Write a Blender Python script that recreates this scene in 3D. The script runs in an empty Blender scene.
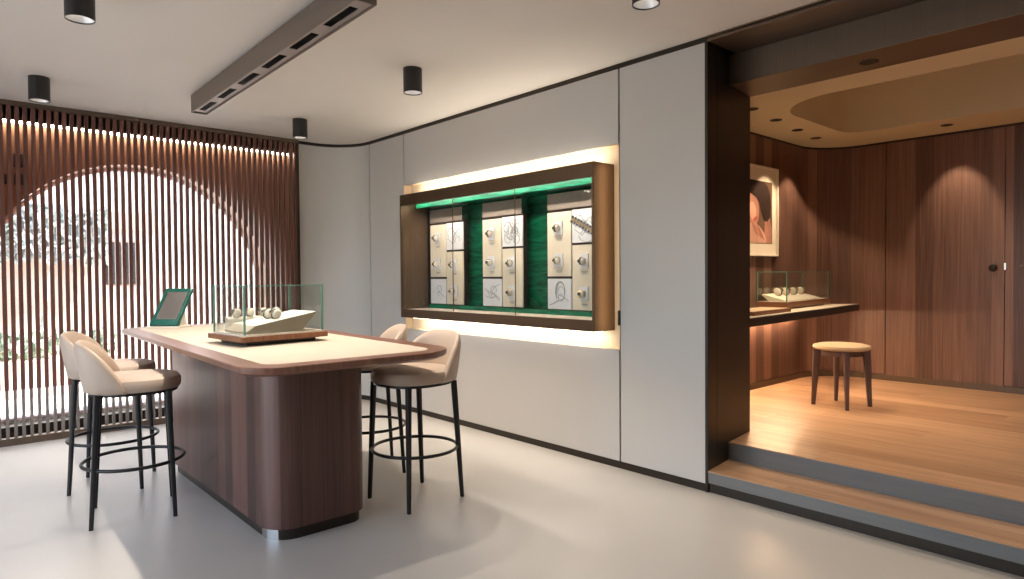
import bpy, bmesh, math, random
from mathutils import Vector, Matrix
random.seed(7)
PI = math.pi
S = bpy.context.scene
C = S.collection

# ------------------------------------------------------------------ materials
def new_mat(name):
    m = bpy.data.materials.new(name); m.use_nodes = True
    nt = m.node_tree; nt.nodes.clear()
    out = nt.nodes.new('ShaderNodeOutputMaterial')
    return m, nt, out

def rgb(c): return (c[0], c[1], c[2], 1.0)

def plain(name, col, rough=.5, metal=0.0, var=.06, vscale=6.0, bump=0.0, bscale=200.0, coat=0.0, spec=.5, sheen=0.0):
    m, nt, out = new_mat(name); N = nt.nodes; L = nt.links
    b = N.new('ShaderNodeBsdfPrincipled')
    b.inputs['Roughness'].default_value = rough; b.inputs['Metallic'].default_value = metal
    b.inputs['Coat Weight'].default_value = coat; b.inputs['Specular IOR Level'].default_value = spec
    b.inputs['Sheen Weight'].default_value = sheen
    tc = N.new('ShaderNodeTexCoord'); no = N.new('ShaderNodeTexNoise')
    no.inputs['Scale'].default_value = vscale; no.inputs['Detail'].default_value = 3
    L.new(tc.outputs['Object'], no.inputs['Vector'])
    r = N.new('ShaderNodeValToRGB')
    r.color_ramp.elements[0].position = .3; r.color_ramp.elements[1].position = .7
    r.color_ramp.elements[0].color = rgb([x*(1-var) for x in col]); r.color_ramp.elements[1].color = rgb([min(1, x*(1+var)) for x in col])
    L.new(no.outputs['Fac'], r.inputs['Fac']); L.new(r.outputs['Color'], b.inputs['Base Color'])
    if bump:
        n2 = N.new('ShaderNodeTexNoise'); n2.inputs['Scale'].default_value = bscale
        L.new(tc.outputs['Object'], n2.inputs['Vector'])
        bp = N.new('ShaderNodeBump'); bp.inputs['Strength'].default_value = bump; bp.inputs['Distance'].default_value = .002
        L.new(n2.outputs['Fac'], bp.inputs['Height']); L.new(bp.outputs['Normal'], b.inputs['Normal'])
    L.new(b.outputs['BSDF'], out.inputs['Surface'])
    return m

def wood(name, dark, light, width=.16, gscale=70.0, rough=.42, mode='vertical', tone=.35, coat=0.1):
    """veneer: boards of their own tone, fine grain running along z ('vertical') or along x ('floor')"""
    m, nt, out = new_mat(name); N = nt.nodes; L = nt.links
    b = N.new('ShaderNodeBsdfPrincipled'); b.inputs['Roughness'].default_value = rough
    b.inputs['Coat Weight'].default_value = coat; b.inputs['Coat Roughness'].default_value = .25
    tc = N.new('ShaderNodeTexCoord'); sp = N.new('ShaderNodeSeparateXYZ'); L.new(tc.outputs['Object'], sp.inputs[0])
    def math_(op, a, b_=None):
        n = N.new('ShaderNodeMath'); n.operation = op
        for i, v in enumerate((a, b_)):
            if v is None: continue
            if isinstance(v, (int, float)): n.inputs[i].default_value = v
            else: L.new(v, n.inputs[i])
        return n.outputs[0]
    if mode == 'vertical':
        u = math_('ADD', sp.outputs['X'], sp.outputs['Y']); v = sp.outputs['Z']
    elif mode == 'floor':
        u = sp.outputs['Y']; v = sp.outputs['X']
    else:
        u = sp.outputs['Y']; v = math_('ADD', sp.outputs['X'], sp.outputs['Z'])
    cell = math_('FLOOR', math_('DIVIDE', u, width))
    vb = v
    if mode == 'floor':
        wn0 = N.new('ShaderNodeTexWhiteNoise'); wn0.noise_dimensions = '1D'; L.new(cell, wn0.inputs['W'])
        seg = math_('FLOOR', math_('DIVIDE', math_('ADD', v, math_('MULTIPLY', wn0.outputs['Value'], 1.7)), 1.6))
        cell = math_('ADD', cell, math_('MULTIPLY', seg, 37.3))
    wn = N.new('ShaderNodeTexWhiteNoise'); wn.noise_dimensions = '1D'; L.new(cell, wn.inputs['W'])
    cv = N.new('ShaderNodeCombineXYZ')
    L.new(math_('MULTIPLY', u, gscale), cv.inputs['X']); L.new(math_('MULTIPLY', v, 1.6), cv.inputs['Y'])
    L.new(math_('MULTIPLY', wn.outputs['Value'], 30.0), cv.inputs['Z'])
    no = N.new('ShaderNodeTexNoise'); no.inputs['Scale'].default_value = 1.0; no.inputs['Detail'].default_value = 5
    no.inputs['Distortion'].default_value = .5; L.new(cv.outputs[0], no.inputs['Vector'])
    f = math_('ADD', math_('MULTIPLY', no.outputs['Fac'], 1.0 - tone), math_('MULTIPLY', wn.outputs['Value'], tone))
    r = N.new('ShaderNodeValToRGB'); r.color_ramp.elements[0].position = .3; r.color_ramp.elements[1].position = .72
    r.color_ramp.elements[0].color = rgb(dark); r.color_ramp.elements[1].color = rgb(light)
    L.new(f, r.inputs['Fac']); L.new(r.outputs['Color'], b.inputs['Base Color'])
    bp = N.new('ShaderNodeBump'); bp.inputs['Strength'].default_value = .06; bp.inputs['Distance'].default_value = .002
    L.new(no.outputs['Fac'], bp.inputs['Height']); L.new(bp.outputs['Normal'], b.inputs['Normal'])
    L.new(b.outputs['BSDF'], out.inputs['Surface'])
    return m

def brushed(name, col, rough=.35, axis='Z', metal=1.0):
    m, nt, out = new_mat(name); N = nt.nodes; L = nt.links
    b = N.new('ShaderNodeBsdfPrincipled'); b.inputs['Metallic'].default_value = metal
    tc = N.new('ShaderNodeTexCoord'); mp = N.new('ShaderNodeMapping')
    mp.inputs['Scale'].default_value = (120, 120, 2) if axis == 'Z' else (2, 120, 120)
    no = N.new('ShaderNodeTexNoise'); no.inputs['Scale'].default_value = 1.0; no.inputs['Detail'].default_value = 3
    L.new(tc.outputs['Object'], mp.inputs[0]); L.new(mp.outputs[0], no.inputs['Vector'])
    r = N.new('ShaderNodeValToRGB')
    r.color_ramp.elements[0].color = rgb([x*.82 for x in col]); r.color_ramp.elements[1].color = rgb([min(1, x*1.18) for x in col])
    L.new(no.outputs['Fac'], r.inputs['Fac']); L.new(r.outputs['Color'], b.inputs['Base Color'])
    mr = N.new('ShaderNodeMapRange'); mr.inputs['To Min'].default_value = rough*.85; mr.inputs['To Max'].default_value = rough*1.2
    L.new(no.outputs['Fac'], mr.inputs['Value']); L.new(mr.outputs[0], b.inputs['Roughness'])
    L.new(b.outputs['BSDF'], out.inputs['Surface'])
    return m

def glass(name, tint=(.97, .99, .98), refl=1.0):
    m, nt, out = new_mat(name); N = nt.nodes; L = nt.links
    t = N.new('ShaderNodeBsdfTransparent'); t.inputs['Color'].default_value = rgb(tint)
    g = N.new('ShaderNodeBsdfGlossy'); g.inputs['Roughness'].default_value = .0; g.inputs['Color'].default_value = (.95, 1, .97, 1)
    fr = N.new('ShaderNodeLayerWeight'); fr.inputs['Blend'].default_value = .5
    pw = N.new('ShaderNodeMath'); pw.operation = 'POWER'; pw.inputs[1].default_value = 4.0; L.new(fr.outputs['Facing'], pw.inputs[0])
    mu = N.new('ShaderNodeMath'); mu.operation = 'MULTIPLY_ADD'; mu.inputs[1].default_value = refl; mu.inputs[2].default_value = .035*refl
    L.new(pw.outputs[0], mu.inputs[0])
    mx = N.new('ShaderNodeMixShader'); L.new(mu.outputs[0], mx.inputs[0]); L.new(t.outputs[0], mx.inputs[1]); L.new(g.outputs[0], mx.inputs[2])
    L.new(mx.outputs[0], out.inputs['Surface'])
    return m

def emit(name, col, strength):
    m, nt, out = new_mat(name)
    e = nt.nodes.new('ShaderNodeEmission'); e.inputs['Color'].default_value = rgb(col); e.inputs['Strength'].default_value = strength
    nt.links.new(e.outputs[0], out.inputs['Surface'])
    return m

def marbled(name, dark, light, scale=5.0, rough=.12):
    m, nt, out = new_mat(name); N = nt.nodes; L = nt.links
    b = N.new('ShaderNodeBsdfPrincipled'); b.inputs['Roughness'].default_value = rough
    tc = N.new('ShaderNodeTexCoord'); mp = N.new('ShaderNodeMapping'); mp.inputs['Scale'].default_value = (1.0, 6, 6)
    w = N.new('ShaderNodeTexNoise'); w.inputs['Scale'].default_value = scale; w.inputs['Detail'].default_value = 5; w.inputs['Distortion'].default_value = 1.2
    L.new(tc.outputs['Object'], mp.inputs[0]); L.new(mp.outputs[0], w.inputs['Vector'])
    r = N.new('ShaderNodeValToRGB'); r.color_ramp.elements[0].position = .35; r.color_ramp.elements[1].position = .7
    r.color_ramp.elements[0].color = rgb(dark); r.color_ramp.elements[1].color = rgb(light)
    L.new(w.outputs['Fac'], r.inputs['Fac']); L.new(r.outputs['Color'], b.inputs['Base Color'])
    L.new(b.outputs['BSDF'], out.inputs['Surface'])
    return m

M = {}
M['floor'] = plain('poured_floor', (.56, .535, .50), .34, var=.05, vscale=.9, bump=.05, bscale=30)
M['ceiling'] = plain('ceiling_plaster', (.73, .695, .645), .85, var=.025, vscale=1.2)
M['alcove_ceiling'] = plain('alcove_plaster', (.68, .59, .42), .8, var=.02, vscale=1.5)
M['panel'] = plain('wall_panel', (.58, .562, .54), .55, var=.02, vscale=1.2, bump=.05, bscale=400)
M['shell'] = plain('shell_paint', (.55, .53, .50), .8, var=.02)
M['bronze'] = brushed('dark_bronze', (.15, .11, .082), .42, metal=.75)
M['bronze_dark'] = brushed('blackened_bronze', (.04, .031, .024), .4, metal=.6)
M['bronze_x'] = brushed('bronze_trim', (.26, .19, .125), .42, 'X', metal=.85)
M['bronze_case'] = brushed('case_bronze', (.155, .104, .066), .38, 'Z', metal=.85)
M['lamp_bronze'] = brushed('lamp_bronze', (.17, .135, .112), .45, 'X', metal=.3)
M['lamp_face'] = plain('lamp_face', (.30, .255, .235), .45, metal=.2)  # lamp bronze made lighter, floor bounce put into the colour
M['steel'] = brushed('step_steel', (.17, .175, .18), .36, 'X', metal=.0)
M['chrome'] = brushed('satin_steel', (.62, .60, .58), .25, 'Z')
M['black'] = plain('black_paint', (.012, .011, .011), .4)
M['pitch'] = plain('pitch_black', (.003, .003, .003), .6)
M['reflector'] = plain('reflector', (.80, .79, .78), .25, metal=.4)
M['black_metal'] = plain('black_metal', (.022, .021, .022), .38, metal=.4)
M['walnut'] = wood('walnut_veneer', (.042, .018, .014), (.135, .060, .045), .115, 60, .40, 'vertical', .45)
M['walnut_top'] = wood('walnut_rim', (.13, .055, .035), (.25, .115, .075), .6, 60, .35, 'floor', .2)
M['case_wood'] = wood('case_walnut', (.17, .065, .028), (.30, .125, .06), .6, 70, .4, 'floor', .2)
M['alcove_wood'] = wood('alcove_veneer', (.092, .045, .034), (.265, .146, .108), .15, 80, .42, 'vertical', .42)
M['slat'] = wood('slat_wood', (.095, .037, .028), (.18, .074, .054), .05, 60, .45, 'vertical', .3)
M['slat_wall'] = wood('wall_wood', (.27, .13, .068), (.40, .20, .11), .3, 40, .6, 'vertical', .2)
M['slat_foot'] = plain('slat_foot_metal', (.22, .19, .17), .45, metal=.3)
M['oak'] = wood('oak_boards', (.36, .205, .115), (.58, .36, .215), .19, 26, .38, 'floor', .28, .15)
M['leather'] = plain('beige_leather', (.47, .365, .285), .5, var=.04, vscale=10, bump=.12, bscale=500, sheen=.1)
M['seat_beige'] = plain('cream_leather', (.60, .46, .30), .5, var=.04, vscale=10, bump=.1, bscale=500)
M['inlay'] = plain('leather_inlay', (.52, .45, .35), .6, var=.02, vscale=6, bump=.08, bscale=500)
M['cream'] = plain('cream_suede', (.80, .73, .62), .7, var=.03)
M['pad'] = plain('cream_pad', (.80, .70, .55), .65, var=.02)
M['tile'] = plain('white_tile', (.80, .79, .80), .5, var=.02)
M['sketch'] = plain('sketch_line', (.33, .33, .35), .6)
M['gold'] = plain('gold_link', (.72, .50, .22), .28, metal=.9)
M['steel_link'] = plain('steel_link', (.62, .62, .63), .25, metal=.9)
M['watch_steel'] = plain('watch_steel', (.34, .31, .27), .35, metal=.8)
M['dial'] = plain('dark_dial', (.02, .02, .022), .7, spec=.15)
M['strap'] = plain('dark_strap', (.06, .045, .035), .5)
M['header'] = brushed('taupe_header', (.25, .205, .17), .5, 'Z', metal=.2)
M['grey_end'] = plain('taupe_suede', (.36, .30, .235), .7)  # tray cream darkened, shade put into the colour of sides and ends
M['green'] = marbled('emerald_panel', (.0, .05, .024), (.003, .15, .07), 4.0, .22)
M['green_bright'] = marbled('emerald_lacquer', (.0, .10, .05), (.005, .22, .115), 4.0, .25)
M['mirror_green'] = plain('green_frame', (.0, .075, .055), .28)
M['mirror'] = plain('mirror_silver', (.80, .80, .78), .03, metal=1.0, var=.0)
M['glass'] = glass('clear_glass')
M['showcase_glass'] = glass('showcase_glass', (.985, .99, .985), .35)
M['glass_edge'] = plain('glass_edge', (.13, .30, .24), .15, spec=.8)
M['niche'] = plain('niche_lining', (.78, .62, .43), .6, var=.02)
M['mat_board'] = plain('mat_board', (.80, .72, .60), .8, var=.02)
M['print_bg'] = plain('print_ground', (.16, .09, .055), .5, var=.15)
M['print_skin'] = plain('print_skin', (.46, .22, .16), .5, var=.15)
M['print_skin_light'] = plain('print_skin_light', (.62, .34, .25), .5, var=.15)
M['print_hair'] = plain('print_hair', (.05, .03, .026), .45, var=.3, vscale=40)
M['print_lip'] = plain('print_lip', (.40, .10, .08), .45)
M['stool_wood'] = plain('plum_wood', (.115, .072, .072), .4, var=.12, vscale=14)
M['led_warm'] = emit('led_warm', (1.0, .78, .55), 30.0)
M['led_glow'] = emit('led_glow', (1.0, .86, .70), 22.0)
M['led_under'] = emit('led_under', (1.0, .66, .38), 150.0)
M['led_case'] = emit('led_case', (1.0, .88, .74), 110.0)
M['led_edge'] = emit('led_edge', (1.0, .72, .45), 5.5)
M['led_slat'] = emit('led_slat', (1.0, .85, .70), 24.0)
M['lens'] = emit('lamp_lens', (1.0, .93, .84), 12.0)
M['facade'] = plain('peach_render', (.80, .58, .48), .85, var=.06, vscale=2)
M['facade_pale'] = plain('pale_render', (.80, .70, .68), .85, var=.05, vscale=2)
M['facade_band'] = plain('terracotta_band', (.55, .34, .26), .85)
M['pavement'] = plain('pale_pavement', (.74, .73, .72), .85, var=.04, vscale=3)
M['leaf'] = plain('leaf_green', (.14, .22, .15), .6, var=.4, vscale=20)
M['leaf_pale'] = plain('leaf_grey_green', (.42, .48, .46), .6, var=.4, vscale=20)
M['flower'] = plain('pale_flower', (.85, .72, .74), .6)
M['dark_window'] = plain('dark_pane', (.03, .03, .035), .15)

# ------------------------------------------------------------------ geometry helpers
class B:
    def __init__(self): self.bm = bmesh.new()
    def _mi(self, fs, mi):
        for f in fs: f.material_index = mi
        return fs
    def box(self, x0, x1, y0, y1, z0, z1, mi=0, R=None):
        vs = [self.bm.verts.new(p) for p in ((x0,y0,z0),(x1,y0,z0),(x1,y1,z0),(x0,y1,z0),(x0,y0,z1),(x1,y0,z1),(x1,y1,z1),(x0,y1,z1))]
        if R is not None:
            for v in vs: v.co = R @ v.co
        fs = [self.bm.faces.new([vs[i] for i in q]) for q in ((3,2,1,0),(4,5,6,7),(0,1,5,4),(1,2,6,5),(2,3,7,6),(3,0,4,7))]
        return self._mi(fs, mi)
    def prism(self, pts, z0, z1, mi=0, axis='z', R=None):
        """extrude a closed outline; axis x: pts are (y,z); axis y: pts are (x,z)"""
        def mk(p, t):
            if axis == 'z': return Vector((p[0], p[1], t))
            if axis == 'x': return Vector((t, p[0], p[1]))
            return Vector((p[0], t, p[1]))
        a = [self.bm.verts.new(R @ mk(p, z0) if R else mk(p, z0)) for p in pts]
        b = [self.bm.verts.new(R @ mk(p, z1) if R else mk(p, z1)) for p in pts]
        n = len(pts)
        fs = [self.bm.faces.new((a[i], a[(i+1) % n], b[(i+1) % n], b[i])) for i in range(n)]
        fs.append(self.bm.faces.new(a[::-1])); fs.append(self.bm.faces.new(b))
        return self._mi(fs, mi)
    def loft(self, rings, mi=0, cap=True, closed=True):
        R = [[self.bm.verts.new(p) for p in r] for r in rings]; fs = []
        n = len(R[0])
        for a, b in zip(R, R[1:]):
            for i in range(n if closed else n-1):
                fs.append(self.bm.faces.new((a[i], a[(i+1) % n], b[(i+1) % n], b[i])))
        if cap:
            fs.append(self.bm.faces.new(R[0][::-1])); fs.append(self.bm.faces.new(R[-1]))
        return self._mi(fs, mi)
    def tube(self, path, r, n=10, mi=0, closed=False):
        P = [Vector(p) for p in path]; rs = r if isinstance(r, (list, tuple)) else [r]*len(P)
        rings = []; m = len(P); prev = None
        for i, p in enumerate(P):
            if closed: t = (P[(i+1) % m] - P[i-1]).normalized()
            else: t = (P[min(i+1, m-1)] - P[max(i-1, 0)]).normalized()
            up = Vector((0, 0, 1)) if abs(t.z) < .95 else Vector((1, 0, 0))
            s = t.cross(up).normalized()
            if prev is not None and s.dot(prev) < 0: s = -s
            prev = s; u = s.cross(t)
            rings.append([p + rs[i]*(math.cos(2*PI*k/n)*s + math.sin(2*PI*k/n)*u) for k in range(n)])
        if closed: 
            rings.append(rings[0])
            self.loft(rings, mi, cap=False); bmesh.ops.remove_doubles(self.bm, verts=self.bm.verts, dist=1e-6)
        else: self.loft(rings, mi)
    def lathe(self, prof, n=24, mi=0, c=(0, 0, 0), cap=True):
        self.loft([[Vector((c[0]+r*math.cos(2*PI*k/n), c[1]+r*math.sin(2*PI*k/n), c[2]+z)) for k in range(n)] for r, z in prof], mi, cap)

def obj(name, b, mats, parent=None, bevel=0.0, smooth=False, subsurf=0, seg=2):
    me = bpy.data.meshes.new(name)
    bmesh.ops.recalc_face_normals(b.bm, faces=b.bm.faces)
    b.bm.to_mesh(me); b.bm.free()
    o = bpy.data.objects.new(name, me); C.objects.link(o)
    for m in (mats if isinstance(mats, (list, tuple)) else [mats]): me.materials.append(M[m] if isinstance(m, str) else m)
    if smooth:
        for p in me.polygons: p.use_smooth = True
        if smooth == 'auto':
            me.set_sharp_from_angle(angle=math.radians(35))
    if parent is not None: o.parent = parent
    if bevel:
        md = o.modifiers.new('bevel', 'BEVEL'); md.width = bevel; md.segments = seg; md.limit_method = 'ANGLE'; md.angle_limit = math.radians(40)
        for p in me.polygons: p.use_smooth = True
        me.set_sharp_from_angle(angle=math.radians(50)); md.harden_normals = False
    if subsurf:
        md = o.modifiers.new('sub', 'SUBSURF'); md.levels = subsurf; md.render_levels = subsurf
        for p in me.polygons: p.use_smooth = True
    return o

def tag(o, label, cat, group=None):
    o['label'] = label; o['category'] = cat
    if group: o['group'] = group
    return o
def thing(name, label, cat, loc=(0, 0, 0), rot=0.0, group=None):
    o = bpy.data.objects.new(name, None); C.objects.link(o); o.empty_display_size = .1
    o.location = loc; o.rotation_euler = (0, 0, rot)
    return tag(o, label, cat, group)
def struct(name, b, mats, **k):
    o = obj(name, b, mats, **k)
    if o.parent is None: o['kind'] = 'structure'
    return o
def kids(o): return [c for c in bpy.data.objects if c.parent == o]
def copy_tree(o, parent=None):
    c = o.copy(); C.objects.link(c)
    if parent is not None: c.parent = parent
    for ch in kids(o): copy_tree(ch, c)
    return c
def rrect(x0, x1, y0, y1, r, n=8):
    o = []
    rs = r if isinstance(r, (list, tuple)) else [r]*4
    for (cx, cy, a0), q in zip(((x1, y1, 0), (x0, y1, 90), (x0, y0, 180), (x1, y0, 270)), rs):
        sx = -1 if a0 in (0, 270) else 1; sy = -1 if a0 in (0, 90) else 1
        for k in range(n+1):
            a = math.radians(a0+90*k/n); o.append((cx+sx*q+q*math.cos(a), cy+sy*q+q*math.sin(a)))
    return o
def spot(name, loc, energy, half, color, blend=.4, radius=.02, target=None, parent=None):
    l = bpy.data.lights.new(name, 'SPOT'); l.energy = energy; l.spot_size = 2*math.radians(half); l.spot_blend = blend
    l.color = color; l.shadow_soft_size = radius
    o = bpy.data.objects.new(name, l); C.objects.link(o); o.location = loc
    if target is not None:
        o.rotation_euler = (Vector(target)-Vector(loc)).to_track_quat('-Z', 'Y').to_euler()
    if parent is not None: o.parent = parent
    return o

WARM = (1.0, .83, .66); WARMER = (1.0, .75, .50); NEUTRAL = (1.0, .92, .83)

# ------------------------------------------------------------------ dimensions (metres)
H = 2.691          # main ceiling
WY = 3.433         # face of the panelled wall
XL = -6.396        # face of the slatted screen
Z1, Z2 = .128, .24 # first tread, alcove floor
Y2 = 3.748         # second riser
PX = -2.092        # left side of the portal
AX, AY = -2.95, 7.0
AH = 2.575         # alcove ceiling
XR, YF = 2.4, -2.4 # walls behind the camera
PT = 2.66          # top of panels

# ------------------------------------------------------------------ main room shell
b = B(); b.box(-6.9, XR+.2, YF-.2, 3.6, -.12, 0); struct('floor', b, 'floor')
b = B(); b.box(-6.9, XR+.2, YF-.2, 3.46, H, H+.2); struct('ceiling', b, 'ceiling')
b = B(); b.box(-6.9, XR+.6, 3.46, AY+.4, H+.5, H+.66); struct('ceiling_roof', b, 'shell')
b = B(); b.box(XR, XR+.15, YF-.2, 3.45, 0, H); struct('wall_right', b, 'shell')
# wall behind the camera with an added, unseen opening for fill daylight
b = B(); wx0, wx1, wz0, wz1 = -6.0, -1.4, .12, 2.45
b.box(-6.9, wx0, YF-.2, YF, 0, H); b.box(wx1, XR, YF-.2, YF, 0, H); b.box(wx0, wx1, YF-.2, YF, 0, wz0); b.box(wx0, wx1, YF-.2, YF, wz1, H)
struct('wall_front', b, 'shell')

# left wall with the arched opening
xa0, xa1 = -6.88, -6.6
AC, AZ, AR, ZB = 1.441, 1.166, 1.145, .107
b = B()
arc = [(AC+AR*math.cos(t), AZ+AR*math.sin(t)) for t in [PI*k/48 for k in range(49)]]
b.prism([(YF-.2, 0), (AC-AR, 0), (AC-AR, AZ)][:0] or [(YF-.2, 0), (AC-AR, 0)] + [(AC-AR, AZ)] + [(YF-.2, AZ)], xa0, xa1, 0, 'x')
b.prism([(AC+AR, 0), (3.55, 0), (3.55, AZ), (AC+AR, AZ)], xa0, xa1, 0, 'x')
b.prism([(AC-AR, 0), (AC+AR, 0), (AC+AR, ZB), (AC-AR, ZB)], xa0, xa1, 1, 'x')
b.prism([(YF-.2, AZ)] + [p for p in arc[::-1]] + [(3.55, AZ), (3.55, H), (YF-.2, H)], xa0, xa1, 0, 'x')
struct('wall_left', b, ['slat_wall', 'bronze_dark'])
# window glass in the arch
b = B(); gl = [(AC-AR, ZB)] + arc[::-1] + [(AC+AR, ZB)]
b.prism(gl, -6.80, -6.792, 0, 'x')
w1 = struct('window_1', b, 'glass')
b = B()
path = [(-6.796, AC-AR+.02, ZB+.02)] + [(-6.796, AC+(AR-.02)*math.cos(t), AZ+(AR-.02)*math.sin(t)) for t in [PI-PI*k/40 for k in range(41)]] + [(-6.796, AC+AR-.02, ZB+.02)]
b.tube(path, .02, 6, closed=True)
struct('window_frame', b, 'facade_pale', parent=w1)

# panelled wall ------------------------------------------------
NX0, NX1, NZ0, NZ1, NY = -5.362, -2.757, .795, 2.169, 3.512
CX0, CX1, CZ0, CZ1, CY = -5.232, -2.858, .917, 2.052, 3.30
wall = B()
wall.box(-6.1, PX-.02, NY+.012, NY+.05, 0, CZ0-.001); wall.box(-6.1, PX-.02, NY+.012, NY+.05, CZ1+.001, H)
wall.box(-6.1, CX0-.001, NY+.012, NY+.05, CZ0-.001, CZ1+.001); wall.box(CX1+.001, PX-.02, NY+.012, NY+.05, CZ0-.001, CZ1+.001)
wall.box(-6.1, NX0-.001, WY+.02, NY+.012, 0, H); wall.box(NX1+.001, PX-.02, WY+.02, NY+.012, 0, H)
wall.box(NX0-.001, NX1+.001, WY+.02, NY+.012, 0, NZ0-.012); wall.box(NX0-.001, NX1+.001, WY+.02, NY+.012, NZ1+.012, H)
wb = struct('wall_back', wall, 'bronze_dark')
g = .007; zb = .05
def panel(x0, x1, z0, z1):
    p = B(); p.box(x0+g, x1-g, WY, WY+.02, z0, z1); return struct('panel', p, 'panel', parent=wb, bevel=.0015)
panel(-6.012, NX0, zb, PT); panel(NX0, NX1+.007, NZ1, PT); panel(NX0, NX1+.007, zb, NZ0); panel(NX1+.007, PX+.004, zb, PT)
# rounded corner between the screen and the panelled wall
RC = .42; cc = (-6.017, WY-RC)
def corner_path(off, n=20):
    return [(cc[0]-(RC+off), 2.85)] + [(cc[0]-(RC+off)*math.cos(t), cc[1]+(RC+off)*math.sin(t)) for t in [PI/2*k/n for k in range(n+1)]]
inn = corner_path(0); outp = corner_path(.03)
p = B(); p.prism(inn + outp[::-1], zb, PT); struct('wall_corner', p, 'panel', smooth='auto')
p = B(); inn2 = corner_path(.006); p.prism(inn2 + corner_path(.03)[::-1], 0, zb-.002); p.box(-6.02, PX+.002, WY+.006, WY+.02, 0, zb-.002)
struct('baseboard_back', p, 'bronze_dark')
p = B(); p.prism(corner_path(-.002) + corner_path(.03)[::-1], PT+.004, H); p.box(-6.02, PX, WY-.002, WY+.03, PT+.004, H)
struct('trim_1', p, 'bronze_dark')
p = B(); p.box(PX+.0, XR, WY-.012, WY+.03, PT+.022, H-.002); struct('trim_2', p, 'bronze_x')
# niche lining
n = B()
n.box(NX0, NX1, NY, NY+.01, NZ0, CZ0-.001); n.box(NX0, NX1, NY, NY+.01, CZ1+.001, NZ1)
n.box(NX0, CX0-.001, NY, NY+.01, CZ0-.001, CZ1+.001); n.box(CX1+.001, NX1, NY, NY+.01, CZ0-.001, CZ1+.001)
n.box(NX0, NX1, WY+.002, NY, NZ1, NZ1+.008); n.box(NX0, NX1, WY+.002, NY, NZ0-.008, NZ0)
n.box(NX0-.006, NX0, WY+.002, NY, NZ0, NZ1); n.box(NX1, NX1+.006, WY+.002, NY, NZ0, NZ1)
struct('wall_niche', n, 'niche')
p = B(); p.box(NX1-.002, NX1+.014, WY-.012, WY+.004, .96, 1.06)
tag(obj('panel_latch', p, 'bronze_dark', bevel=.003), 'small dark latch on the panel seam beside the showcase', 'latch')

# ------------------------------------------------------------------ portal and steps
J1 = (PX, WY-.001); J2 = (-2.187, 4.11)
p = B(); p.prism([J1, J2, (-2.75, 4.11), (-2.75, 3.57), (PX-.018, 3.57), (PX-.018, WY-.001)], 0, PT+.02)
struct('trim_3', p, 'bronze_dark')
p = B(); p.box(PX, XR, WY-.002, Y2+.02, PT, PT+.018)
p.prism([(-2.135, Y2), (XR, Y2), (XR, 4.11), (-2.187, 4.11)], 2.475, PT)
struct('trim_4', p, 'bronze', bevel=.003)
p = B(); p.box(-6.9, XR+.6, 4.11, 4.16, AH, H+.5); p.box(-6.9, XR+.6, 3.46, 3.5, H-.01, H+.5); struct('wall_over_portal', p, 'bronze_dark')
# right side of portal (outside the picture)
p = B(); p.box(1.6, XR+.3, WY, 4.11, 0, PT); struct('wall_portal_side', p, 'panel')
# steps
p = B(); p.box(PX, 1.6, WY+.012, WY+.03, 0, .055); p.box(PX, 1.6, WY+.002, WY+.016, .057, Z1-.004, 1); p.box(PX, 1.6, WY+.03, Y2, 0, Z1-.006)
st = struct('trim_5', p, ['bronze_dark', 'steel'])
p = B(); p.prism([(PX, WY), (1.6, WY), (1.6, Y2+.004), (-2.137, Y2+.004)], Z1-.006, Z1); struct('tread', p, 'oak', parent=st, bevel=.001)
p = B(); p.box(-2.135, 1.6, Y2-.006, Y2+.002, Z1, Z2-.005); struct('riser', p, 'steel', parent=st)
p = B(); p.prism([(-2.133, Y2+.003), (1.6, Y2+.003), (1.6, 4.11), (-2.185, 4.11)], 0, Z2); p.box(-2.133, 1.6, Y2-.007, Y2+.003, Z2-.005, Z2); p.box(-3.2, XR+.3, 4.11, AY+.2, 0, Z2)
struct('floor_alcove', p, 'oak')

# ------------------------------------------------------------------ alcove shell
RA = .45; ac = (AX+RA, AY-RA)
def alc_path(off, y0=4.1, n=16, x1=XR):
    return [(AX-off, y0)] + [(ac[0]-(RA+off)*math.cos(t), ac[1]+(RA+off)*math.sin(t)) for t in [PI/2*k/n for k in range(n+1)]] + [(x1, AY+off)]
p = B(); p.prism(alc_path(0, x1=-2.315) + alc_path(.08, x1=-2.315)[::-1], Z2+.06, AH-.02)
p.box(-1.358, XR+.2, AY, AY+.08, Z2+.06, AH-.02)
struct('wall_alcove', p, 'alcove_wood', smooth='auto')
p = B(); p.box(-2.309, -1.364, AY+.003, AY+.06, Z2+.045, AH-.02)
d1 = struct('door_1', p, 'alcove_wood', bevel=.002)
p = B(); p.lathe([(.012, 0), (.012, .03), (.028, .034), (.033, .046), (.030, .058), (.015, .064)], 20)
k_ = obj('door_knob', p, 'bronze_dark', d1, smooth='auto'); k_.rotation_euler = (PI/2, 0, 0); k_.location = (-1.437, AY+.003, 1.332)
p = B(); p.box(-1.366, -1.352, AY-.004, AY+.01, 1.315, 1.375); obj('strike_plate', p, 'chrome', d1)
p = B(); p.lathe([(.010, 0), (.010, .006), (.003, .009)], 12); k_ = obj('keyhole_plate', p, 'bronze_x', d1, smooth='auto'); k_.rotation_euler = (PI/2, 0, 0); k_.location = (-1.245, AY, 1.345)
p = B(); p.prism(alc_path(-.004) + alc_path(.05)[::-1], Z2, Z2+.055); struct('baseboard_alcove', p, 'bronze')
p = B(); p.prism(alc_path(-.004) + alc_path(.05)[::-1], AH-.02, AH+.001); struct('trim_6', p, 'bronze_dark')  # dark strip in place of the shade in the gap under the ceiling
p = B(); p.prism(alc_path(.055) + alc_path(.12)[::-1], 0, H+.5); struct('wall_alcove_core', p, 'bronze_dark')
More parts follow.
